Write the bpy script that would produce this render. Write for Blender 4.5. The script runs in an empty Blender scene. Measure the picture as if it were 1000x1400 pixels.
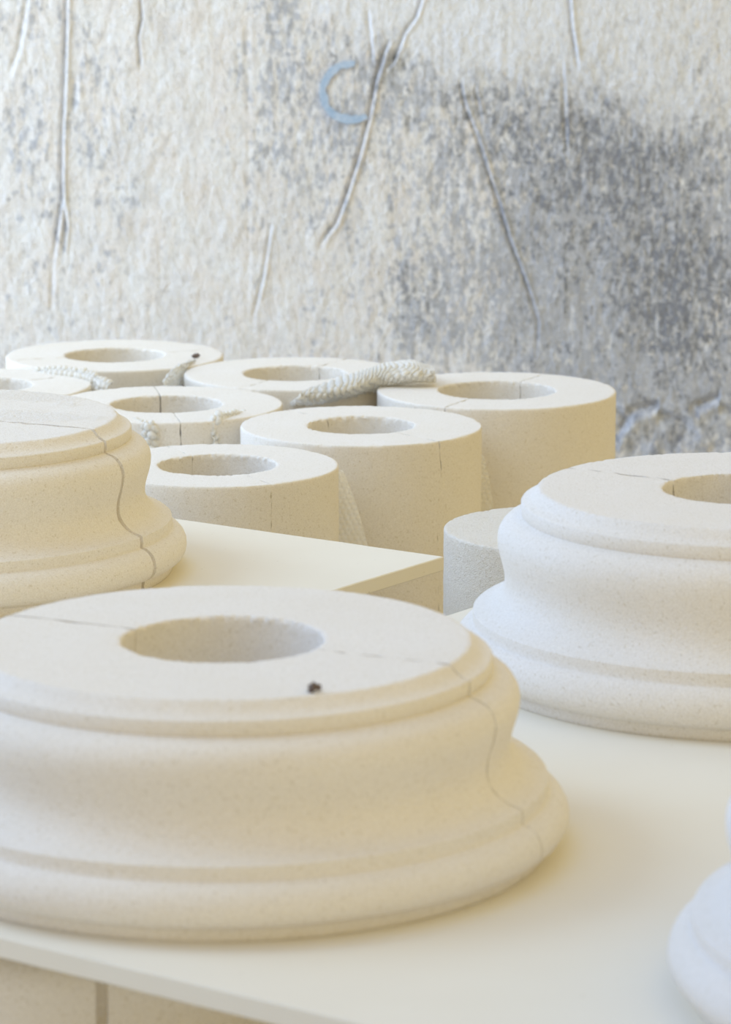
import bpy, bmesh, math, random
import numpy as np
from mathutils import Vector, Matrix, noise

random.seed(7)
scene = bpy.context.scene
COL = scene.collection
PI = math.pi

# ------------------------------------------------------------------ camera
F = 4584.0                      # focal length in pixels of the 1000 px wide frame
CAM_Z = 1.47
PITCH = math.atan(900.0 / F)    # horizon lies 200 px above the frame
cam_data = bpy.data.cameras.new('camera')
cam = bpy.data.objects.new('camera', cam_data)
COL.objects.link(cam)
cam.location = (0, 0, CAM_Z)
cam.rotation_euler = (PI / 2 - PITCH, 0, 0)
cam_data.sensor_fit = 'HORIZONTAL'
cam_data.sensor_width = 36.0
cam_data.lens = 36.0 * F / 1000.0
cam_data.clip_start = 0.1
cam_data.clip_end = 100
cam_data.dof.use_dof = True
cam_data.dof.focus_distance = 4.25
cam_data.dof.aperture_fstop = 12.5
scene.camera = cam


def ray(px, py):
    x, y = (px - 500.0) / F, -(py - 700.0) / F
    c, s = math.cos(PITCH), math.sin(PITCH)
    return Vector((x, c + y * s, -s + y * c))


def on_z(px, py, z):
    """the point of the horizontal plane z seen at a pixel"""
    d = ray(px, py)
    t = (z - CAM_Z) / d.z
    return Vector((d.x * t, d.y * t, z))


def on_y(px, py, y):
    d = ray(px, py)
    t = y / d.y
    return Vector((d.x * t, y, CAM_Z + d.z * t))


# ------------------------------------------------------------------ node helpers
class NT:
    def __init__(self, mat):
        self.t = mat.node_tree
        self.n = self.t.nodes
        self.n.clear()

    def new(self, kind, **kw):
        nd = self.n.new(kind)
        for k, v in kw.items():
            setattr(nd, k, v)
        return nd

    def set(self, sock, v):
        if isinstance(v, bpy.types.NodeSocket):
            self.t.links.new(v, sock)
        else:
            sock.default_value = v

    def math(self, op, a, b=None, clamp=False):
        nd = self.new('ShaderNodeMath', operation=op, use_clamp=clamp)
        self.set(nd.inputs[0], a)
        if b is not None:
            self.set(nd.inputs[1], b)
        return nd.outputs[0]

    def coords(self, scale=(1, 1, 1)):
        tc = self.new('ShaderNodeTexCoord')
        mp = self.new('ShaderNodeMapping')
        mp.inputs['Scale'].default_value = scale
        self.t.links.new(tc.outputs['Object'], mp.inputs['Vector'])
        return mp.outputs[0]

    def noise(self, vec, scale, detail=4, rough=0.55, dist=0.0):
        nd = self.new('ShaderNodeTexNoise')
        self.set(nd.inputs['Vector'], vec)
        nd.inputs['Scale'].default_value = scale
        nd.inputs['Detail'].default_value = detail
        nd.inputs['Roughness'].default_value = rough
        nd.inputs['Distortion'].default_value = dist
        return nd.outputs['Fac']

    def voronoi(self, vec, scale, feature='F1'):
        nd = self.new('ShaderNodeTexVoronoi', feature=feature)
        self.set(nd.inputs['Vector'], vec)
        nd.inputs['Scale'].default_value = scale
        return nd.outputs['Distance']

    def ramp(self, fac, lo, hi, a=0.0, b=1.0):
        nd = self.new('ShaderNodeMapRange', interpolation_type='SMOOTHSTEP')
        self.set(nd.inputs['Value'], fac)
        for i, v in zip((1, 2, 3, 4), (lo, hi, a, b)):
            self.set(nd.inputs[i], v)
        return nd.outputs[0]

    def mix(self, fac, a, b):
        nd = self.new('ShaderNodeMix', data_type='RGBA')
        self.set(nd.inputs[0], fac)
        for s, v in ((nd.inputs[6], a), (nd.inputs[7], b)):
            self.set(s, v if isinstance(v, bpy.types.NodeSocket) else (*v, 1.0))
        return nd.outputs[2]

    def bump(self, height, strength, dist, normal=None):
        nd = self.new('ShaderNodeBump')
        nd.inputs['Strength'].default_value = strength
        nd.inputs['Distance'].default_value = dist
        self.set(nd.inputs['Height'], height)
        if normal is not None:
            self.set(nd.inputs['Normal'], normal)
        return nd.outputs[0]

    def finish(self, color, rough=0.9, normal=None, spec=0.2):
        p = self.new('ShaderNodeBsdfPrincipled')
        self.set(p.inputs['Base Color'], color if isinstance(color, bpy.types.NodeSocket) else (*color, 1))
        self.set(p.inputs['Roughness'], rough)
        p.inputs['Specular IOR Level'].default_value = spec
        if normal is not None:
            self.set(p.inputs['Normal'], normal)
        o = self.new('ShaderNodeOutputMaterial')
        self.t.links.new(p.outputs[0], o.inputs[0])
        return p


def material(name):
    m = bpy.data.materials.new(name)
    m.use_nodes = True
    return m, NT(m)


def stone(name, grain=1.0, tint=(0.89, 0.855, 0.805), pits=1.0, crumbly=False):
    """pale cast limestone: fine sandy grain, small pits, faint blotches"""
    m, n = material(name)
    v = n.coords()
    fine = n.noise(v, 620, 3, 0.6)
    mid = n.noise(v, 150, 4, 0.6)
    big = n.noise(v, 9, 4, 0.55)
    speck = n.ramp(n.noise(v, 300, 2, 0.5), 0.61, 0.70)
    pit = n.ramp(n.voronoi(v, 95), 0.05, 0.13, 1.0, 0.0)
    pitsel = n.ramp(n.noise(v, 26, 2, 0.5), 0.50, 0.62)
    pit = n.math('MULTIPLY', pit, pitsel)
    c = n.mix(n.ramp(big, 0.3, 0.7), tint, tuple(a * b for a, b in zip(tint, (0.975, 0.965, 0.94))))
    c = n.mix(n.math('MULTIPLY', n.ramp(fine, 0.35, 0.65), 0.7), c, tuple(x * y for x, y in zip(tint, (0.84, 0.82, 0.78))))
    c = n.mix(n.math('MULTIPLY', speck, 0.42), c, (0.56, 0.49, 0.36))
    c = n.mix(n.math('MULTIPLY', pit, 0.40 * pits), c, (0.45, 0.39, 0.29))
    b1 = n.bump(fine, 0.45 * grain, 0.0018)
    b2 = n.bump(mid, 0.22 * grain, 0.0030, b1)
    b3 = n.bump(pit, -0.45 * pits, 0.0025, b2)
    if crumbly:
        sp = n.new('ShaderNodeSeparateXYZ')
        n.t.links.new(v, sp.inputs[0])
        k = n.math('MULTIPLY', n.ramp(sp.outputs[2], 0.1865, 0.1890), n.ramp(n.noise(v, 7, 3, 0.6), 0.40, 0.52))
        hh = n.math('MULTIPLY', n.noise(n.coords((1, 1, 0.2)), 170, 4, 0.65), k)
        b3 = n.bump(hh, 0.8, 0.0035, b3)
    n.finish(c, 0.93, b3, 0.12)
    return m


M_STONE = stone('pale_stone')
M_CRUMB = stone('crumbly_stone', crumbly=True)
M_ROUGH = stone('porous_stone', 2.4, (0.89, 0.86, 0.80), 1.8)


def board_material():
    m, n = material('white_board')
    v = n.coords((3.0, 60.0, 8.0))
    g = n.noise(v, 6, 4, 0.6)
    b = n.noise(n.coords(), 5, 3, 0.5)
    c = n.mix(n.ramp(b, 0.3, 0.7), (0.83, 0.79, 0.69), (0.815, 0.77, 0.665))
    dots = n.ramp(n.noise(n.coords(), 130, 1, 0.4), 0.76, 0.80)
    c = n.mix(n.math('MULTIPLY', dots, 0.35), c, (0.52, 0.46, 0.36))
    nb = n.bump(g, 0.12, 0.002)
    n.finish(c, 0.75, nb, 0.12)
    return m


M_BOARD = board_material()


def wrap_material():
    m, n = material('bubble_plastic')
    p = n.new('ShaderNodeBsdfPrincipled')
    p.inputs['Base Color'].default_value = (0.97, 0.96, 0.93, 1)
    p.inputs['Roughness'].default_value = 0.32
    p.inputs['Specular IOR Level'].default_value = 0.45
    tl = n.new('ShaderNodeBsdfTranslucent')
    tl.inputs[0].default_value = (0.97, 0.96, 0.93, 1)
    tp = n.new('ShaderNodeBsdfTransparent')
    tp.inputs[0].default_value = (0.97, 0.96, 0.93, 1)
    m1 = n.new('ShaderNodeMixShader')
    m1.inputs[0].default_value = 0.45
    n.t.links.new(p.outputs[0], m1.inputs[1])
    n.t.links.new(tl.outputs[0], m1.inputs[2])
    m2 = n.new('ShaderNodeMixShader')
    m2.inputs[0].default_value = 0.22
    n.t.links.new(m1.outputs[0], m2.inputs[1])
    n.t.links.new(tp.outputs[0], m2.inputs[2])
    o = n.new('ShaderNodeOutputMaterial')
    n.t.links.new(m2.outputs[0], o.inputs[0])
    return m


M_WRAP = wrap_material()


# ------------------------------------------------------------------ object helpers
def link(o, parent=None):
    COL.objects.link(o)
    if parent:
        o.parent = parent
    return o


def mesh_obj(name, verts, faces, mat, parent=None, sharp=math.radians(35)):
    me = bpy.data.meshes.new(name)
    me.from_pydata(verts, [], faces)
    me.update()
    me.materials.append(mat)
    bm = bmesh.new()
    bm.from_mesh(me)
    bmesh.ops.recalc_face_normals(bm, faces=bm.faces)
    bm.to_mesh(me)
    bm.free()
    for p in me.polygons:
        p.use_smooth = True
    if sharp:
        me.set_sharp_from_angle(angle=sharp)
    return link(bpy.data.objects.new(name, me), parent)


def tag(o, label, cat, group=None):
    o['label'] = label
    o['category'] = cat
    o['kind'] = 'thing'
    if group:
        o['group'] = group
    return o


def empty(name, loc):
    o = bpy.data.objects.new(name, None)
    o.location = loc
    o.empty_display_size = 0.05
    return link(o)


# ------------------------------------------------------------------ stone rings
BASE_H = 0.19
BASE_PROFILE = [  # radius, drop below the top
    (.2165, .0008), (.2185, .0030), (.2225, .0075), (.2275, .0110), (.2315, .0128), (.2332, .0135),
    (.2340, .0148), (.2342, .0205), (.2338, .0262), (.2330, .0272),
    (.2365, .0285), (.2420, .0300), (.2480, .0330), (.2535, .0378), (.2570, .0440), (.2585, .0510),
    (.2580, .0590), (.2562, .0670), (.2538, .0750), (.2516, .0830), (.2503, .0910), (.2508, .0985),
    (.2532, .1055), (.2575, .1115), (.2635, .1165), (.2705, .1203), (.2770, .1226), (.2815, .1238),
    (.2830, .1250), (.2834, .1310), (.2830, .1368), (.2836, .1376),
    (.2880, .1388), (.2935, .1420), (.2980, .1470), (.3008, .1535), (.3015, .1600), (.3000, .1665),
    (.2965, .1720), (.2915, .1756), (.2868, .1772), (.2850, .1785), (.2840, .1840), (.2830, .1892), (.2820, .1900)]


def densify(pts, step):
    out = [pts[0]]
    for a, b in zip(pts, pts[1:]):
        k = max(1, int(math.hypot(b[0] - a[0], b[1] - a[1]) / step))
        for i in range(1, k + 1):
            t = i / k
            out.append((a[0] + (b[0] - a[0]) * t, a[1] + (b[1] - a[1]) * t))
    return out


def half_ring(parent, profile, height, hole_r, angle, gap, seed, mat, side, chip=1.0, wobble=0.0, nseg=190):
    """one half of a split ring; angle is the seam's direction in plan"""
    prof = [(r, height - d) for r, d in densify(profile, 0.006)]
    r_top, r_bot = prof[0][0], prof[-1][0]
    hb = 0.0008
    bottom = densify([(r_bot - 0.001, 0.0), (hole_r, 0.0)], 0.05)
    wall = densify([(hole_r, 0.006), (hole_r, height - 0.016), (hole_r, height - 0.010), (hole_r, height - 0.006), (hole_r, height - 0.003), (hole_r + 0.0008, height - hb)], 0.012)
    top = densify([(hole_r + 0.002, height), (hole_r + 0.006, height), (r_top - 0.005, height), (r_top - 0.0015, height)], 0.010)
    loop = prof + bottom + wall + top
    nl = len(loop)
    verts = []
    a0 = angle + (0 if side > 0 else PI)
    nrm = Vector((-math.sin(angle), math.cos(angle), 0)) * side
    off = Vector((seed * 3.17, seed * 1.31, seed * 0.77))
    for i in range(nseg + 1):
        t = i / nseg
        # denser towards the seams
        t2 = 0.5 - 0.5 * math.cos(PI * t) if False else t
        a = a0 + PI * t2
        ca, sa = math.cos(a), math.sin(a)
        end = min(i, nseg - i)
        for j, (r, z) in enumerate(loop):
            p = Vector((r * ca, r * sa, z))
            q = p + off
            # chipped arris round the hole
            dh = math.hypot(r - hole_r, (height - z) * 0.8)
            if dh < 0.010 and z > height - 0.03:
                k = (1 - dh / 0.010) * chip
                nv = noise.noise(q * 38) * 0.35 + noise.noise(q * 130) * 0.5 + noise.noise(q * 300) * 0.4
                p += Vector((ca, sa, 0)) * nv * 0.0034 * k
                p.z -= max(0.0, nv) * 0.0030 * k * k
            # slightly worn outer arris
            do = math.hypot(r - r_top, height - z)
            if do < 0.007:
                k = 1 - do / 0.007
                nv = noise.noise(q * 40) * 0.5 + noise.noise(q * 150) * 0.6
                p -= Vector((ca, sa, 0)) * max(0.0, nv) * 0.0022 * k * chip
                p.z -= max(0.0, nv) * 0.0016 * k * chip
            # general unevenness of the casting
            p += Vector((ca, sa, 0)) * (noise.noise(q * 9) * 0.0008 + noise.noise(q * 60) * 0.00025)
            if j >= nl - len(top):
                p.z += noise.noise(q * 14) * 0.0006
            # broken seam edge
            if end < 3:
                k = (1 - end / 3.0)
                s = noise.noise(Vector((r * 60, z * 60, seed))) * 0.0012 + noise.noise(Vector((r * 190, z * 190, seed))) * 0.0013
                p += nrm * max(-0.0006, s) * k * chip
                if wobble:
                    p += nrm * side * wobble * (noise.noise(Vector((round(seed), 0.5, z * 22))) )
                if z > height - 0.004 and j >= nl - len(top):
                    p.z -= max(0, noise.noise(q * 120)) * 0.0022 * k * chip
            p += nrm * gap * 0.5
            verts.append(p)
    faces = []
    for i in range(nseg):
        for j in range(nl):
            j2 = (j + 1) % nl
            faces.append((i * nl + j, i * nl + j2, (i + 1) * nl + j2, (i + 1) * nl + j))
    faces.append(tuple(range(nl))[::-1])
    faces.append(tuple(nseg * nl + j for j in range(nl)))
    return mesh_obj('stone_half', verts, faces, mat, parent, math.radians(42))


def mortar(parent, angle, hole_r, width, inset, seed):
    """the recessed filling of an open seam, both ends of the seam"""
    for sgn in (1, -1):
        out = [(r - inset, BASE_H - d) for r, d in densify(BASE_PROFILE, 0.004)]
        out[0] = (out[0][0], BASE_H - 0.0025)
        out[-1] = (out[-1][0], 0.0)
        loop = [(hole_r + 0.004, BASE_H - 0.0025)] + out + [(hole_r + 0.004, 0.0)]
        ca, sa = math.cos(angle) * sgn, math.sin(angle) * sgn
        nx_, ny_ = -sa, ca
        V = []
        for w in (-0.5, 0.5):
            for k, (r, z) in enumerate(loop):
                r2 = r + noise.noise(Vector((z * 90, seed, sgn))) * 0.002
                V.append((r2 * ca + nx_ * w * width, r2 * sa + ny_ * w * width, z))
        L = len(loop)
        Fc = [(k, (k + 1) % L, L + (k + 1) % L, L + k) for k in range(L)]
        Fc += [tuple(range(L))[::-1], tuple(range(L, 2 * L))]
        mesh_obj('mortar_joint', V, Fc, M_STONE, parent)


def column_base(loc, seam_deg, gap, seed, label, group=None, scale=(1, 1), hole=0.0906, fill=None):
    t = empty('moulded_plinth', loc)
    tag(t, label, 'column base', group)
    for side in (1, -1):
        half_ring(t, BASE_PROFILE, BASE_H, hole / scale[0], math.radians(seam_deg), gap, seed + side * 0.4, M_CRUMB if fill and side > 0 else M_STONE, side)
    if fill:
        mortar(t, math.radians(seam_deg), hole / scale[0], gap * 1.02, fill, seed)
    t.scale = (scale[0], scale[0], scale[1])
    return t


def column_drum(loc, r, height, hole, seam_deg, gap, seed, label, mat=None, chip=1.0, wobble=0.0, group=None):
    t = empty('stone_drum', loc)
    tag(t, label, 'column drum', group)
    prof = [(r - 0.0012, 0.0004), (r - 0.0003, 0.0016), (r, 0.004), (r, height * 0.5), (r, height - 0.001)]
    for side in (1, -1):
        half_ring(t, prof, height, hole, math.radians(seam_deg), gap, seed + side * 0.4, mat or M_STONE, side, chip, wobble, 170)
    return t


BOARD_TOP = CAM_Z - 0.88          # 0.59
BASE_TOP = BOARD_TOP + BASE_H

G_B = 'moulded column bases lying on the white boards'
def base_at(px, py, seam, gap, seed, label, scale=(1, 1), fill=None, hole=0.0906):
    p = on_z(px, py, BOARD_TOP + BASE_H * scale[1])
    return column_base((p.x, p.y, BOARD_TOP), seam, gap, seed, label, G_B, scale, hole, fill)


base_at(305, 873, -25.5, 0.0010, 1,
        'large cream moulded column base in the centre foreground, dark crumb near its top rim', (1.035, 0.99))
base_at(1022, 668, -34.5, 0.0014, 2,
        'white moulded column base at right edge, in front of rough porous drum', (1.045, 1.08))
base_at(-81, 569, -25.5, 0.0070, 3,
        'cream moulded column base at left edge with wide open seam down its side', (1.0, 1.03), 0.007, 0.068)
base_at(1455, 1045, -30, 0.0014, 4,
        'blurred bright white column base cut off by the lower right corner')


# ------------------------------------------------------------------ boards
def board(corner, u, v, lu, lv, thick, label):
    """corner = point on the top, u and v = unit directions in plan"""
    t = 0.0012
    pts = []
    def P(a, b, z):
        w = corner + u * a + v * b
        return Vector((w.x, w.y, corner.z + z))
    # rows: bottom, side low, side high, top ring, inset
    rings = [(t, -thick), (0, -thick + t), (0, -t), (t, 0)]
    verts, faces = [], []
    for ins, z in rings:
        ring = []
        n = 60
        seq = [(ins, ins), (lu - ins, ins), (lu - ins, lv - ins), (ins, lv - ins)]
        for k in range(4):
            a, b = seq[k], seq[(k + 1) % 4]
            for i in range(n):
                s = i / n
                q = P(a[0] + (b[0] - a[0]) * s, a[1] + (b[1] - a[1]) * s, z)
                q.z += noise.noise(q * 30) * 0.0004
                ring.append(q)
        verts += ring
    m = 240
    for r in range(3):
        for i in range(m):
            j = (i + 1) % m
            faces.append((r * m + i, r * m + j, (r + 1) * m + j, (r + 1) * m + i))
    faces.append(tuple(range(m))[::-1])
    faces.append(tuple(3 * m + i for i in range(m)))
    o = mesh_obj('board', [x - corner for x in verts], faces, M_BOARD, None, math.radians(30))
    o.location = corner
    return tag(o, label, 'board', 'white boards carrying the column bases')


TH = 0.0185
A1, A2 = on_z(0, 1281, BOARD_TOP), on_z(500, 1401, BOARD_TOP)
B1, B2 = on_z(616, 840, BOARD_TOP), on_z(652, 828, BOARD_TOP)
vdir = (A2 - A1).normalized()
udir = Vector((-vdir.y, vdir.x, 0))
tt = (B1 - A1).dot(vdir)
cornerF = A1 + vdir * tt          # the board's left corner
board(cornerF, udir, vdir, 1.66, 1.52, TH, 'white board in the foreground under the large centre column base')
C2 = on_z(607, 761, BOARD_TOP)
board(C2, -udir, -vdir, 1.30, 1.15, TH, 'white board at left whose corner points at the rough porous drum')

# ------------------------------------------------------------------ drums
DT = CAM_Z - 0.847


def drum(cx, cy, rpx, hole_px, seam, gap, seed, label, top=DT, mat=None, chip=1.0, wobble=0.0):
    c = on_z(cx, cy, top)
    d = math.hypot(c.y, 0)
    s = c.y / math.cos(PITCH) / F
    dep = (c - Vector((0, 0, CAM_Z))).dot(Vector((0, math.cos(PITCH), -math.sin(PITCH)))) / F
    return column_drum((c.x, c.y, 0), rpx * dep, top, hole_px * dep, seam, gap, seed, label, mat, chip, wobble,
                       group='pale column drums standing behind the boards')


D1 = drum(157, 485, 148.5, 68, 20, 0.0003, 11, 'farthest column drum, back left against the blotchy wall')
D2 = drum(403, 510, 150.5, 70, 62, 0.0012, 12, 'column drum partly covered at right by the large bubble wrap fold')
D3 = drum(228, 552, 158, 75, -80, 0.0016, 13, 'column drum with upright front seam, in the middle of the left group')
D4 = drum(-26, 526, 150, 70, 35, 0.0004, 14, 'column drum cut off by the left edge, behind the open seamed base')
D5 = drum(297, 635, 166, 81, -62, 0.0003, 15, 'nearest column drum, standing just behind the left board')
D6 = drum(494, 581, 165, 73, -51, 0.0003, 16, 'middle column drum with chipped vertical seam low right of its hole', DT, None, 1.15, 0.006)
D7 = drum(679, 533, 163, 80, 63, 0.0014, 17, 'tall column drum farthest right of the group, beside bare wall')
D8 = drum(772, 722, 165, 70, 75, 0.0002, 18, 'rough porous white drum between board corner and right column base',
          CAM_Z - 0.885, M_ROUGH, 1.6)

# drum carrying the near board (its seam shows below the board's edge) and the two other supports
SUP = BOARD_TOP - TH
t = empty('moulded_plinth', (-0.270, 2.985, SUP - BASE_H - 0.0012))
tag(t, 'shaded column base under the foreground board, its open seam at lower left', 'column base', 'column bases stacked under the boards')
for side in (1, -1):
    half_ring(t, BASE_PROFILE, BASE_H, 0.0906, math.radians(-80), 0.0105, 31 + side * .4, M_STONE, side)
mortar(t, math.radians(-80), 0.0906, 0.0107, 0.012, 31)
s = empty('stone_drum', (-0.270, 2.985, 0))
tag(s, 'stone drum under the shaded base that carries the foreground board', 'column drum')
for side in (1, -1):
    half_ring(s, [(.274, .0004), (.276, .003), (.276, .19), (.276, SUP - BASE_H - .004)], SUP - BASE_H - 0.0025, 0.09, 0.4, 0.001,
              33 + side * .4, M_STONE, side, nseg=90)


# ------------------------------------------------------------------ bubble wrap
def bubble_sheet(ctrl, label, nu=None, bub=0.0125, height=0.0062, crumple=0.003, seed=0):
    """ctrl: rows x cols of points; a smooth sheet with rows of round bubbles"""
    rows, cols = len(ctrl), len(ctrl[0])

    def cr(p0, p1, p2, p3, t):
        return 0.5 * ((2 * p1) + (p2 - p0) * t + (2 * p0 - 5 * p1 + 4 * p2 - p3) * t * t + (3 * p1 - p0 - 3 * p2 + p3) * t ** 3)

    def spline(pts, t):
        n = len(pts) - 1
        i = min(int(t * n), n - 1)
        f = t * n - i
        p0 = pts[i - 1] if i > 0 else pts[0] * 2 - pts[1]
        p3 = pts[i + 2] if i + 2 <= n else pts[n] * 2 - pts[n - 1]
        return cr(p0, pts[i], pts[i + 1], p3, f)

    lu = sum((ctrl[0][j + 1] - ctrl[0][j]).length for j in range(cols - 1))
    lu = max(lu, sum((ctrl[-1][j + 1] - ctrl[-1][j]).length for j in range(cols - 1)))
    lv = max(sum((ctrl[i + 1][j] - ctrl[i][j]).length for i in range(rows - 1)) for j in range(cols))
    NU = min(260, max(24, int(lu / 0.0017)))
    NV = min(160, max(16, int(lv / 0.0017)))
    P = []
    for i in range(NV + 1):
        row = [spline([ctrl[r][c] for r in range(rows)], i / NV) for c in range(cols)]
        P.append([spline(row, j / NU) for j in range(NU + 1)])
    V = []
    SX = [[0.0] * (NU + 1) for _ in range(NV + 1)]
    SY = [[0.0] * (NU + 1) for _ in range(NV + 1)]
    for i in range(NV + 1):
        for j in range(NU + 1):
            if j:
                SX[i][j] = SX[i][j - 1] + (P[i][j] - P[i][j - 1]).length
            if i:
                SY[i][j] = SY[i - 1][j] + (P[i][j] - P[i - 1][j]).length
    for i in range(NV + 1):
        for j in range(NU + 1):
            a = P[min(i + 1, NV)][j] - P[max(i - 1, 0)][j]
            b = P[i][min(j + 1, NU)] - P[i][max(j - 1, 0)]
            nn = b.cross(a)
            if nn.length < 1e-9:
                nn = Vector((0, -1, 0))
            nn.normalize()
            x, y = SX[i][j], SY[i][j]
            rr = int(round(y / (bub * 0.87)))
            best = 9
            for k in (rr - 1, rr, rr + 1):
                xo = bub * 0.5 * (k % 2)
                cxx = round((x - xo) / bub) * bub + xo
                best = min(best, math.hypot(x - cxx, y - k * bub * 0.87))
            h = math.sqrt(max(0.0, 1 - (best / (bub * 0.47)) ** 2)) * height
            q = P[i][j] + Vector((seed, 0, 0))
            c = noise.noise(q * 35) * crumple + noise.noise(q * 90) * crumple * 0.5
            V.append(P[i][j] + nn * (h + c))
    Fc = []
    W = NU + 1
    for i in range(NV):
        for j in range(NU):
            Fc.append((i * W + j, i * W + j + 1, (i + 1) * W + j + 1, (i + 1) * W + j))
    c0 = sum(V, Vector()) / len(V)
    o = mesh_obj('bubble_wrap', [q - c0 for q in V], Fc, M_WRAP, None, None)
    o.location = c0
    md = o.modifiers.new('thickness', 'SOLIDIFY')
    md.thickness = 0.0006
    return tag(o, label, 'bubble wrap', 'bubble wrap pieces packed between the drums')


def W(px, py, drop):
    return on_z(px, py, CAM_Z - drop)


bubble_sheet([
    [W(392, 556, .885), W(432, 556, .885), W(472, 552, .885), W(508, 548, .88), W(516, 533, .858), W(545, 522, .842), W(594, 519, .838)],
    [W(398, 549, .862), W(438, 543, .852), W(478, 533, .843), W(512, 521, .836), W(535, 515, .829), W(562, 512, .824), W(597, 516, .832)],
    [W(404, 545, .850), W(446, 532, .841), W(485, 519, .834), W(520, 506, .822), W(545, 501, .818), W(566, 501, .817), W(594, 510, .824)],
    [W(412, 540, .846), W(455, 523, .843), W(492, 511, .840), W(530, 500, .827), W(552, 497, .822), W(568, 498, .822), W(588, 505, .827)]],
    'large folded sheet of bubble wrap draped between the two back right drums', crumple=0.0025, seed=1)


def ribbon(pts, label, seed, low=0.07, lean=(0, 0, 0), **kw):
    """a strip standing between drums: pts = its top edge in pixels with its drop"""
    top = [W(*q) for q in pts]
    ln = Vector(lean)
    ctrl = [[q + ln * (1 - k) * 1.0 - Vector((0, 0, low * (1 - k))) for q in top] for k in (0, 0.4, 0.75, 1.0)]
    ctrl.append([q + Vector((0, 0.012, -0.003)) for q in top])
    return bubble_sheet(ctrl, label, crumple=0.005, seed=seed, **kw)


ribbon([(48, 506, .845), (92, 506, .838), (122, 512, .838), (140, 521, .842), (152, 527, .846)],
       'white bubble wrap strip between the farthest drum and the left edge drum', 2, lean=(0.0, -0.012, 0))
ribbon([(268, 492, .846), (247, 499, .838), (236, 507, .84), (228, 518, .843)],
       'crumpled bubble wrap tuft between the farthest drum and the fold covered drum', 3, lean=(-0.004, -0.01, 0))
ribbon([(168, 575, .862), (190, 578, .85), (206, 580, .848), (214, 585, .856)],
       'white bubble wrap scrap at left under the open seamed drum, beside nearest drum', 4, lean=(0, -0.006, 0))
ribbon([(290, 578, .850), (300, 569, .842), (318, 566, .845), (334, 566, .852)],
       'crinkled bubble wrap tuft in the gap left of the middle drum', 5, lean=(-0.006, -0.012, 0))


def hanging(y, pts, label, seed):
    """a sheet hanging down: rows of pixels on the plane y"""
    ctrl = [[on_y(px, py, y + dy) for px, py, dy in row] for row in pts]
    return bubble_sheet(ctrl, label, crumple=0.002, height=0.0018, bub=0.009, seed=seed)


hanging(4.765, [[(436, 800, .0), (462, 800, 0), (490, 800, 0), (516, 800, 0)],
                [(440, 740, .0), (462, 742, 0), (482, 744, 0), (503, 746, .002)],
                [(446, 690, .0), (460, 690, 0), (472, 690, 0), (487, 690, .004)],
                [(452, 642, .0), (458, 641, .002), (464, 642, .004), (469, 645, .008)]],
        'hanging bubble wrap edge between the nearest drum and the middle drum', 6)
hanging(5.085, [[(640, 760, .0), (655, 760, 0), (672, 760, 0), (688, 760, 0)],
                [(644, 700, .0), (655, 700, 0), (665, 700, 0), (676, 700, .0)],
                [(650, 655, .0), (656, 655, 0), (662, 655, 0), (669, 655, .0)],
                [(654, 622, .0), (657, 622, 0), (659, 622, 0), (662, 624, .0)]],
        'narrow bubble wrap strip between the middle drum and the farthest right drum', 7)


# ------------------------------------------------------------------ crumbs lying on the stones
def crumb(p, size, label, seed, col=(0.17, 0.13, 0.11)):
    m, n = material('dark_crumb')
    n.finish(col, 0.9)
    bm = bmesh.new()
    bmesh.ops.create_icosphere(bm, subdivisions=3, radius=1)
    for v in bm.verts:
        k = 1 + 1.0 * noise.noise(v.co * 1.5 + Vector((seed, 0, 0))) + 0.5 * noise.noise(v.co * 4 + Vector((seed, 2, 0)))
        v.co = Vector((v.co.x * 1.25, v.co.y * .8, v.co.z * 0.85)) * size * k
    zmin = min(v.co.z for v in bm.verts)
    for v in bm.verts:
        v.co.z -= zmin
    me = bpy.data.meshes.new('stone_crumb')
    bm.to_mesh(me)
    bm.free()
    me.materials.append(m)
    for f in me.polygons:
        f.use_smooth = True
    o = link(bpy.data.objects.new('stone_crumb', me))
    o.location = p
    return tag(o, label, 'crumb')


crumb(on_z(429, 947, BASE_TOP - 0.0022), 0.0040, 'small dark crumb on the top rim of the large foreground base', 1)
crumb(on_z(268, 490, DT - 0.0004), 0.0040, 'tiny dark speck on the right rim of the farthest drum', 5)

# ------------------------------------------------------------------ back wall
DW = 6.9


def wall_pt(px, py):
    q = on_y(px, py, DW)
    return q.x, q.z


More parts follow.
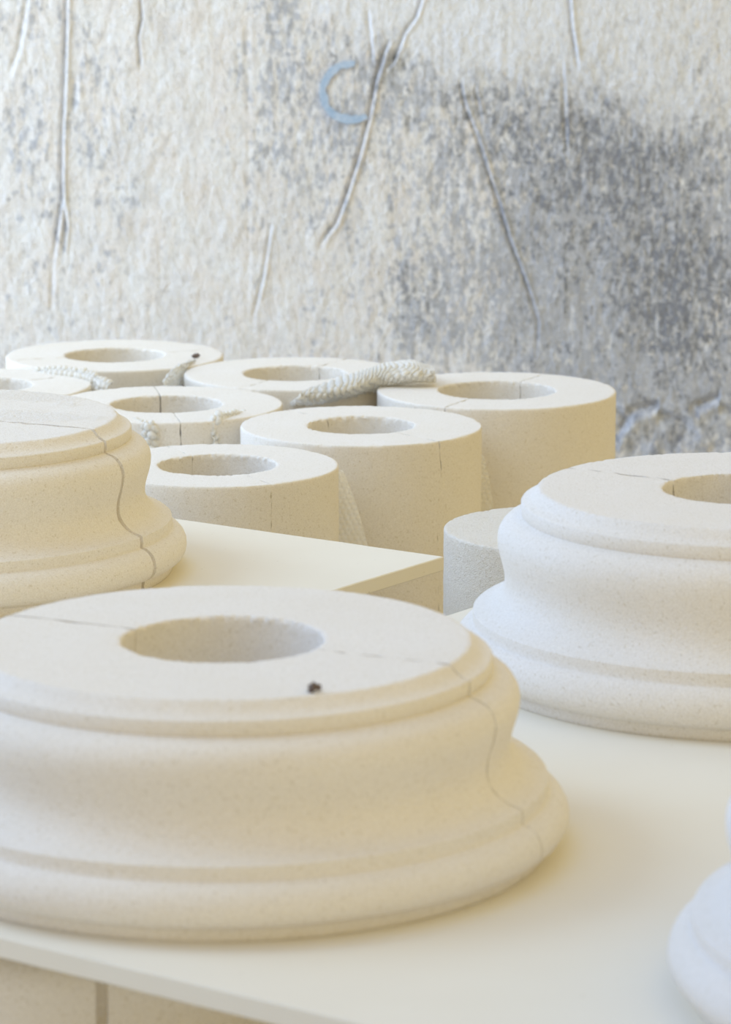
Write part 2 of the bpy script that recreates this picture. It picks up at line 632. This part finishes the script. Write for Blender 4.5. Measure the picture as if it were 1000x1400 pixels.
CREASES = [  # pixels along each crease, depth, half width (pixels)
    ([(585, -20), (570, 25), (555, 45), (540, 85), (528, 98)], 1.0, 4.0),
    ([(533, 60), (528, 69), (515, 112), (508, 152), (495, 206), (477, 263), (461, 306), (447, 324), (436, 346)], 1.35, 4.5),
    ([(505, 20), (509, 55), (512, 90)], 0.5, 4.0),
    ([(632, 120), (639, 148), (652, 180), (666, 224), (684, 278), (699, 328), (713, 364), (726, 400), (738, 440), (735, 500)], 1.0, 4.0),
    ([(652, 122), (662, 170)], 0.5, 4.0),
    ([(779, -20), (784, 40), (793, 95)], 1.0, 4.0),
    ([(772, 90), (778, 220)], 0.4, 4.5),
    ([(93, -20), (90, 100), (86, 200), (86, 270), (78, 330), (74, 366)], 1.3, 4.5),
    ([(86, 255), (92, 310), (88, 350)], 0.9, 4.0),
    ([(74, 366), (73, 430)], 0.5, 5.0),
    ([(192, -20), (195, 25), (190, 52), (195, 98)], 1.0, 3.0),
    ([(372, 310), (361, 380), (347, 440)], 0.7, 4.0),
    ([(342, 40), (344, 200), (341, 450)], 0.14, 6.0),
    ([(40, 0), (28, 70), (12, 110)], 0.6, 6.0),
    ([(106, 110), (103, 160)], 0.6, 6.0),
    ([(846, 600), (870, 566), (900, 560), (940, 572), (962, 600)], 1.6, 11.0),
    ([(955, 560), (985, 548), (1010, 560)], 1.6, 10.0),
    ([(845, 555), (862, 575), (850, 590)], 1.0, 8.0)]

xs = np.concatenate([np.linspace(-3.2, -0.86, 40)[:-1], np.arange(-0.86, 0.86, 0.0022), np.linspace(0.86, 3.2, 40)])
zs = np.concatenate([np.linspace(0, 0.2, 14)[:-1], np.arange(0.2, 1.20, 0.0045), np.linspace(1.20, 2.6, 40)])
GX, GZ = np.meshgrid(xs, zs)
GX, GZ = GX.ravel(), GZ.ravel()
DY = np.zeros_like(GX)
for line, amp, w in CREASES:
    q = np.array([wall_pt(*p_) for p_ in line])
    w = w * 0.0015 * 0.72
    best = np.full(GX.shape, 9.0)
    sd = np.zeros_like(GX)
    fade = np.zeros_like(GX)
    n_ = len(q) - 1
    for k in range(n_):
        a, b = q[k], q[k + 1]
        ab = b - a
        L2 = (ab ** 2).sum()
        t_ = np.clip(((GX - a[0]) * ab[0] + (GZ - a[1]) * ab[1]) / L2, 0, 1)
        dx, dz = GX - a[0] - t_ * ab[0], GZ - a[1] - t_ * ab[1]
        d_ = np.hypot(dx, dz)
        side_ = np.sign(dx)
        m_ = d_ < best
        best[m_] = d_[m_]
        sd[m_] = (side_ * d_)[m_]
        fade[m_] = ((k + t_) / n_)[m_]
    env = np.clip(np.minimum(fade + 0.15, 1.0 - fade) * 4, 0, 1)
    crack_ = line[0][0] == 192
    prof_ = (0.1 if crack_ else 0.75) * np.exp(-((sd - 0.8 * w) / w) ** 2) - (2.6 if crack_ else 1.7) * np.exp(-((sd + 0.8 * w) / (0.75 * w)) ** 2)
    DY -= prof_ * env * amp * 0.0048 * (best < 6 * w)
rough_ = np.array([noise.noise(Vector((x * 16, z * 10, 3.0))) * 0.0030 + noise.noise(Vector((x * 60, z * 34, 8.0))) * 0.0016
                   if abs(x) < 0.9 and 0.15 < z < 1.25 else 0.0 for x, z in zip(GX, GZ)])
low_ = np.clip((0.36 - GZ) / 0.1, 0, 1) * np.array([noise.noise(Vector((x * 24, z * 24, 5.0))) if abs(x) < 0.9 and z < 0.4 else 0
                                                    for x, z in zip(GX, GZ)])
DY -= rough_ + low_ * 0.010
nx, nz = len(xs), len(zs)
co = np.stack([GX, DY, GZ], 1).astype(np.float32)
I, J = np.meshgrid(np.arange(nz - 1), np.arange(nx - 1), indexing='ij')
b_ = (I * nx + J).ravel()
quads = np.stack([b_, b_ + 1, b_ + nx + 1, b_ + nx], 1).astype(np.int32)
# a thin solid wall: the back plane closes it
me = bpy.data.meshes.new('wall_back')
nv = len(co)
back = np.array([[-3.2, .15, 0], [3.2, .15, 0], [3.2, .15, 2.6], [-3.2, .15, 2.6]], np.float32)
co = np.concatenate([co, back])
me.vertices.add(len(co))
me.vertices.foreach_set('co', co.ravel())
quads = np.concatenate([quads, np.array([[nv + 1, nv, nv + 3, nv + 2]], np.int32)])
tl_, tr_ = (nz - 1) * nx, nz * nx - 1
extra = np.array([[tl_, tr_, nv + 2, nv + 3], [0, tl_, nv + 3, nv], [nx - 1, nv + 1, nv + 2, tr_]], np.int32)
quads = np.concatenate([quads, extra])
me.loops.add(quads.size)
me.loops.foreach_set('vertex_index', quads.ravel())
me.polygons.add(len(quads))
me.polygons.foreach_set('loop_start', np.arange(0, quads.size, 4, dtype=np.int32))
me.update(calc_edges=True)
me.validate()
wall = link(bpy.data.objects.new('wall_back', me))
wall.location = (0, DW, 0)
wall['kind'] = 'structure'
wall['label'] = 'old plastered wall with grey and beige blotches'
for p_ in me.polygons:
    p_.use_smooth = len(p_.vertices) == 4 and p_.index < len(quads) - 4


def wall_material():
    m, n = material('blotchy_plaster')
    tc = n.new('ShaderNodeTexCoord')
    sx = n.new('ShaderNodeSeparateXYZ')
    n.t.links.new(tc.outputs['Object'], sx.inputs[0])
    X, Z = sx.outputs[0], sx.outputs[2]
    iso = n.coords((1, 1, 1))
    st = n.coords((1.0, 1.0, 0.55))
    vs = n.coords((1.0, 1.0, 0.16))

    warp = n.noise(n.coords((1, 1, 0.7)), 7, 4, 0.6)

    def blob(px, py, rx, ry, amp):
        x0, z0 = wall_pt(px, py)
        rx, ry = rx * 0.0015, ry * 0.0015
        w = n.math('MULTIPLY', n.math('SUBTRACT', warp, 0.5), 0.22)
        a = n.math('POWER', n.math('ABSOLUTE', n.math('DIVIDE', n.math('SUBTRACT', n.math('ADD', X, w), x0), rx)), 2.0)
        b = n.math('POWER', n.math('ABSOLUTE', n.math('DIVIDE', n.math('SUBTRACT', n.math('ADD', Z, w), z0), ry)), 2.0)
        return n.math('MULTIPLY', n.math('EXPONENT', n.math('MULTIPLY', n.math('ADD', a, b), -1.0)), amp)

    def total(*bl):
        s = bl[0]
        for b in bl[1:]:
            s = n.math('ADD', s, b)
        return s

    beige_a, beige_b = (0.83, 0.81, 0.82), (0.86, 0.88, 0.93)
    grey, dark, white = (0.37, 0.405, 0.49), (0.115, 0.13, 0.175), (0.85, 0.89, 0.985)

    c = n.mix(n.ramp(n.noise(st, 22, 5, 0.6), 0.35, 0.65), beige_a, beige_b)
    # pale vertical washes
    c = n.mix(n.math('MULTIPLY', n.ramp(n.noise(vs, 30, 4, 0.6), 0.5, 0.75), 0.55), c, (0.86, 0.90, 0.97))
    c = n.mix(n.math('MULTIPLY', n.ramp(n.noise(n.coords((1, 1, 0.8)), 38, 5, 0.65), 0.48, 0.68), 0.42), c, (0.60, 0.60, 0.63))
    c = n.mix(n.math('MULTIPLY', n.ramp(n.noise(n.coords((1, 1, 0.6)), 9, 3, 0.5), 0.48, 0.66), 0.38), c, (0.68, 0.69, 0.73))
    # grey film worn through in specks
    g_mask = total(blob(790, 370, 210, 210, 0.30), blob(900, 330, 170, 150, 0.26), blob(450, 130, 110, 130, 0.12),
                   blob(410, 260, 80, 130, 0.05), blob(150, 210, 60, 140, 0.10), blob(40, 150, 60, 260, 0.07),
                   blob(570, 420, 60, 60, 0.16), blob(740, 130, 220, 110, 0.15), blob(360, 60, 40, 120, 0.10),
                   blob(560, 150, 40, 150, 0.08), blob(930, 560, 130, 80, 0.30), blob(540, 350, 60, 120, -0.04), blob(270, 250, 70, 320, -0.10))
    spk = n.math('ADD', n.math('MULTIPLY', n.noise(st, 68, 5, 0.7), 0.68), n.math('MULTIPLY', n.noise(st, 15, 4, 0.6), 0.32))
    g = n.ramp(n.math('ADD', spk, n.math('MULTIPLY', g_mask, 0.55)), 0.545, 0.635)
    greyc = n.mix(n.ramp(n.noise(iso, 28, 4, 0.6), 0.35, 0.65), grey, (0.54, 0.58, 0.68))
    c = n.mix(n.math('MULTIPLY', g, 0.80), c, greyc)
    # darker soot
    d_mask = total(blob(800, 60, 260, 100, 0.07), blob(760, 150, 200, 80, 0.07), blob(650, 100, 60, 60, 0.07), blob(830, 300, 220, 160, 0.015), blob(400, 110, 60, 90, 0.05), blob(930, 420, 90, 110, 0.20), blob(880, 270, 120, 90, 0.10), blob(740, 330, 90, 120, 0.08),
                   blob(575, 400, 60, 70, 0.10), blob(800, 210, 180, 60, 0.06), blob(540, 90, 24, 50, 0.10),
                   blob(475, 70, 70, 40, 0.06), blob(930, 600, 120, 60, 0.10), blob(740, 490, 80, 40, 0.08), blob(270, 250, 90, 320, -0.12))
    spk2 = n.math('ADD', n.math('MULTIPLY', n.noise(st, 88, 5, 0.75, 0.3), 0.72), n.math('MULTIPLY', n.noise(iso, 20, 3, 0.6), 0.28))
    d = n.ramp(n.math('ADD', spk2, n.math('MULTIPLY', d_mask, 0.8)), 0.575, 0.67)
    c = n.mix(n.math('MULTIPLY', d, 0.72), c, dark)
    # white limewash
    w_mask = total(blob(800, 30, 260, 110, 0.32), blob(620, 20, 110, 70, 0.22), blob(100, 200, 90, 220, 0.06),
                   blob(930, 150, 150, 70, 0.16), blob(480, 20, 70, 40, 0.12), blob(900, 575, 60, 16, 0.12), blob(980, 565, 30, 25, 0.14))
    wn = n.math('ADD', n.math('MULTIPLY', n.noise(st, 48, 5, 0.65), 0.7), n.math('MULTIPLY', n.noise(iso, 11, 3, 0.5), 0.3))
    w = n.ramp(n.math('ADD', wn, w_mask), 0.56, 0.78)
    c = n.mix(n.math('MULTIPLY', w, 0.88), c, white)
    # small pale flecks
    f = n.ramp(n.noise(n.coords((1, 1, 0.75)), 90, 4, 0.6), 0.56, 0.66)
    c = n.mix(n.math('MULTIPLY', f, 0.6), c, (0.90, 0.88, 0.87))
    mt = n.ramp(n.noise(n.coords((1, 1, 0.7)), 55, 5, 0.7), 0.50, 0.66)
    c = n.mix(n.math('MULTIPLY', mt, 0.30), c, (0.50, 0.51, 0.55))
    fg = n.ramp(n.noise(n.coords((1, 1, 0.7)), 130, 5, 0.75), 0.34, 0.66)
    c = n.mix(n.math('MULTIPLY', n.math('SUBTRACT', 1.0, fg), n.math('ADD', 0.13, n.math('MULTIPLY', g, 0.25))), c, (0.32, 0.33, 0.37))
    sc = n.ramp(n.noise(n.coords((0.25, 1, 1.6)), 70, 4, 0.6), 0.60, 0.70)
    c = n.mix(n.math('MULTIPLY', n.math('MULTIPLY', sc, g), 0.5), c, (0.80, 0.83, 0.90))
    sv = n.ramp(n.noise(n.coords((1.5, 1, 0.15)), 60, 4, 0.6), 0.60, 0.70)
    c = n.mix(n.math('MULTIPLY', n.math('MULTIPLY', sv, g), 0.5), c, (0.84, 0.84, 0.86))
    h = n.math('ADD', n.noise(st, 70, 5, 0.65), n.math('MULTIPLY', n.noise(iso, 240, 3, 0.6), 0.3))
    b1 = n.bump(h, 0.75, 0.012)
    n.finish(c, 0.85, b1, 0.2)
    return m


me.materials.append(wall_material())


# blue painted mark on the wall
def painted_mark():
    m, n = material('blue_paint')
    v = n.coords()
    c = n.mix(n.ramp(n.noise(v, 60, 4, 0.6), 0.35, 0.7), (0.34, 0.47, 0.67), (0.50, 0.60, 0.76))
    n.finish(c, 0.8)
    cx, cz = wall_pt(479, 126)
    k = 0.00150
    V, Fc = [], []
    N = 90
    for i in range(N + 1):
        t_ = i / N
        a = math.radians(80 + (306 - 80) * t_)
        ro = 43 + noise.noise(Vector((t_ * 5, 0, 1))) * 0.9
        wid = 10 + 4.0 * noise.noise(Vector((t_ * 11, 4, 0))) + 2.5 * math.exp(-((t_ - .82) / .12) ** 2)
        wid *= min(1, 0.75 + 3 * min(t_, 1 - t_))
        for r_, yy in ((ro, 0), (ro, -.0012), (ro - wid, -.0012), (ro - wid, 0)):
            V.append((math.cos(a) * r_ * k * 0.98, yy, math.sin(a) * r_ * k))
    for i in range(N):
        for j in range(4):
            a, b = i * 4 + j, i * 4 + (j + 1) % 4
            Fc.append((a, b, b + 4, a + 4))
    Fc += [(0, 1, 2, 3), tuple(N * 4 + j for j in (3, 2, 1, 0))]
    o = mesh_obj('painted_mark', V, Fc, m, None, math.radians(30))
    o.location = (cx, DW - 0.0042, cz)
    tag(o, 'pale blue painted open ring on the blotchy wall', 'painted mark')


painted_mark()

# ------------------------------------------------------------------ floor
m, n = material('concrete_floor')
v = n.coords()
c = n.mix(n.ramp(n.noise(v, 5, 5, 0.6), 0.3, 0.7), (0.60, 0.56, 0.49), (0.70, 0.66, 0.58))
n.finish(c, 0.9, n.bump(n.noise(v, 90, 4, 0.6), 0.2, 0.004), 0.2)
mesh = bpy.data.meshes.new('floor')
mesh.from_pydata([(-3.2, -2, 0), (3.2, -2, 0), (3.2, DW + .15, 0), (-3.2, DW + .15, 0),
                  (-3.2, -2, -.1), (3.2, -2, -.1), (3.2, DW + .15, -.1), (-3.2, DW + .15, -.1)], [],
                 [(0, 1, 2, 3), (7, 6, 5, 4), (0, 4, 5, 1), (1, 5, 6, 2), (2, 6, 7, 3), (3, 7, 4, 0)])
mesh.materials.append(m)
fl = link(bpy.data.objects.new('floor', mesh))
fl['kind'] = 'structure'
fl['label'] = 'bare concrete floor'

# ------------------------------------------------------------------ light
w = bpy.data.worlds.new('daylight')
scene.world = w
w.use_nodes = True
nt = w.node_tree
nt.nodes.clear()
tc = nt.nodes.new('ShaderNodeTexCoord')
dot = nt.nodes.new('ShaderNodeVectorMath')
dot.operation = 'DOT_PRODUCT'
dot.inputs[1].default_value = Vector((-0.74, 0.10, 0.67)).normalized()
nt.links.new(tc.outputs['Generated'], dot.inputs[0])
rp = nt.nodes.new('ShaderNodeValToRGB')
mr = nt.nodes.new('ShaderNodeMapRange')
mr.inputs[1].default_value = -1
mr.inputs[2].default_value = 1
nt.links.new(dot.outputs['Value'], mr.inputs[0])
nt.links.new(mr.outputs[0], rp.inputs[0])
els = rp.color_ramp.elements
els[0].position, els[0].color = 0.26, (0.80, 0.62, 0.24, 1)
els[1].position, els[1].color = 0.97, (0.50, 0.70, 1.25, 1)
e = els.new(0.60)
e.color = (1.04, 0.85, 0.43, 1)
e = els.new(0.77)
e.color = (0.70, 0.74, 0.78, 1)
bg = nt.nodes.new('ShaderNodeBackground')
bg.inputs[1].default_value = 0.95
nt.links.new(rp.outputs[0], bg.inputs[0])
ow = nt.nodes.new('ShaderNodeOutputWorld')
nt.links.new(bg.outputs[0], ow.inputs[0])


def area(name, loc, aim, size, energy, color):
    d = bpy.data.lights.new(name, 'AREA')
    d.shape = 'RECTANGLE'
    d.size, d.size_y = size
    d.energy = energy
    d.color = color
    o = bpy.data.objects.new(name, d)
    o.location = loc
    o.rotation_euler = (Vector(aim) - Vector(loc)).to_track_quat('-Z', 'Y').to_euler()
    return link(o)


area('window_light', (-3.1, 3.7, 3.5), (0.2, 3.3, 0.6), (2.4, 1.8), 66, (0.68, 0.86, 1.0))
area('wall_fill_side', (-2.7, 5.9, 1.25), (0.3, 6.9, 0.65), (1.3, 1.3), 36, (0.74, 0.88, 1.0))  # added fill brightening the back wall from the left, no real window
area('wall_fill_top', (-1.1, 5.75, 2.55), (0.05, 6.95, 0.55), (3.2, 0.9), 12, (0.72, 0.87, 1.0))  # added overhead fill to lift the wall's brightness, not a roof opening

scene.view_settings.view_transform = 'Standard'
scene.view_settings.look = 'None'
scene.view_settings.gamma = 1.0
scene.view_settings.use_curve_mapping = False
scene.view_settings.exposure = 0.0
scene.cycles.max_bounces = 8
scene.cycles.diffuse_bounces = 6
scene.cycles.use_denoising = True
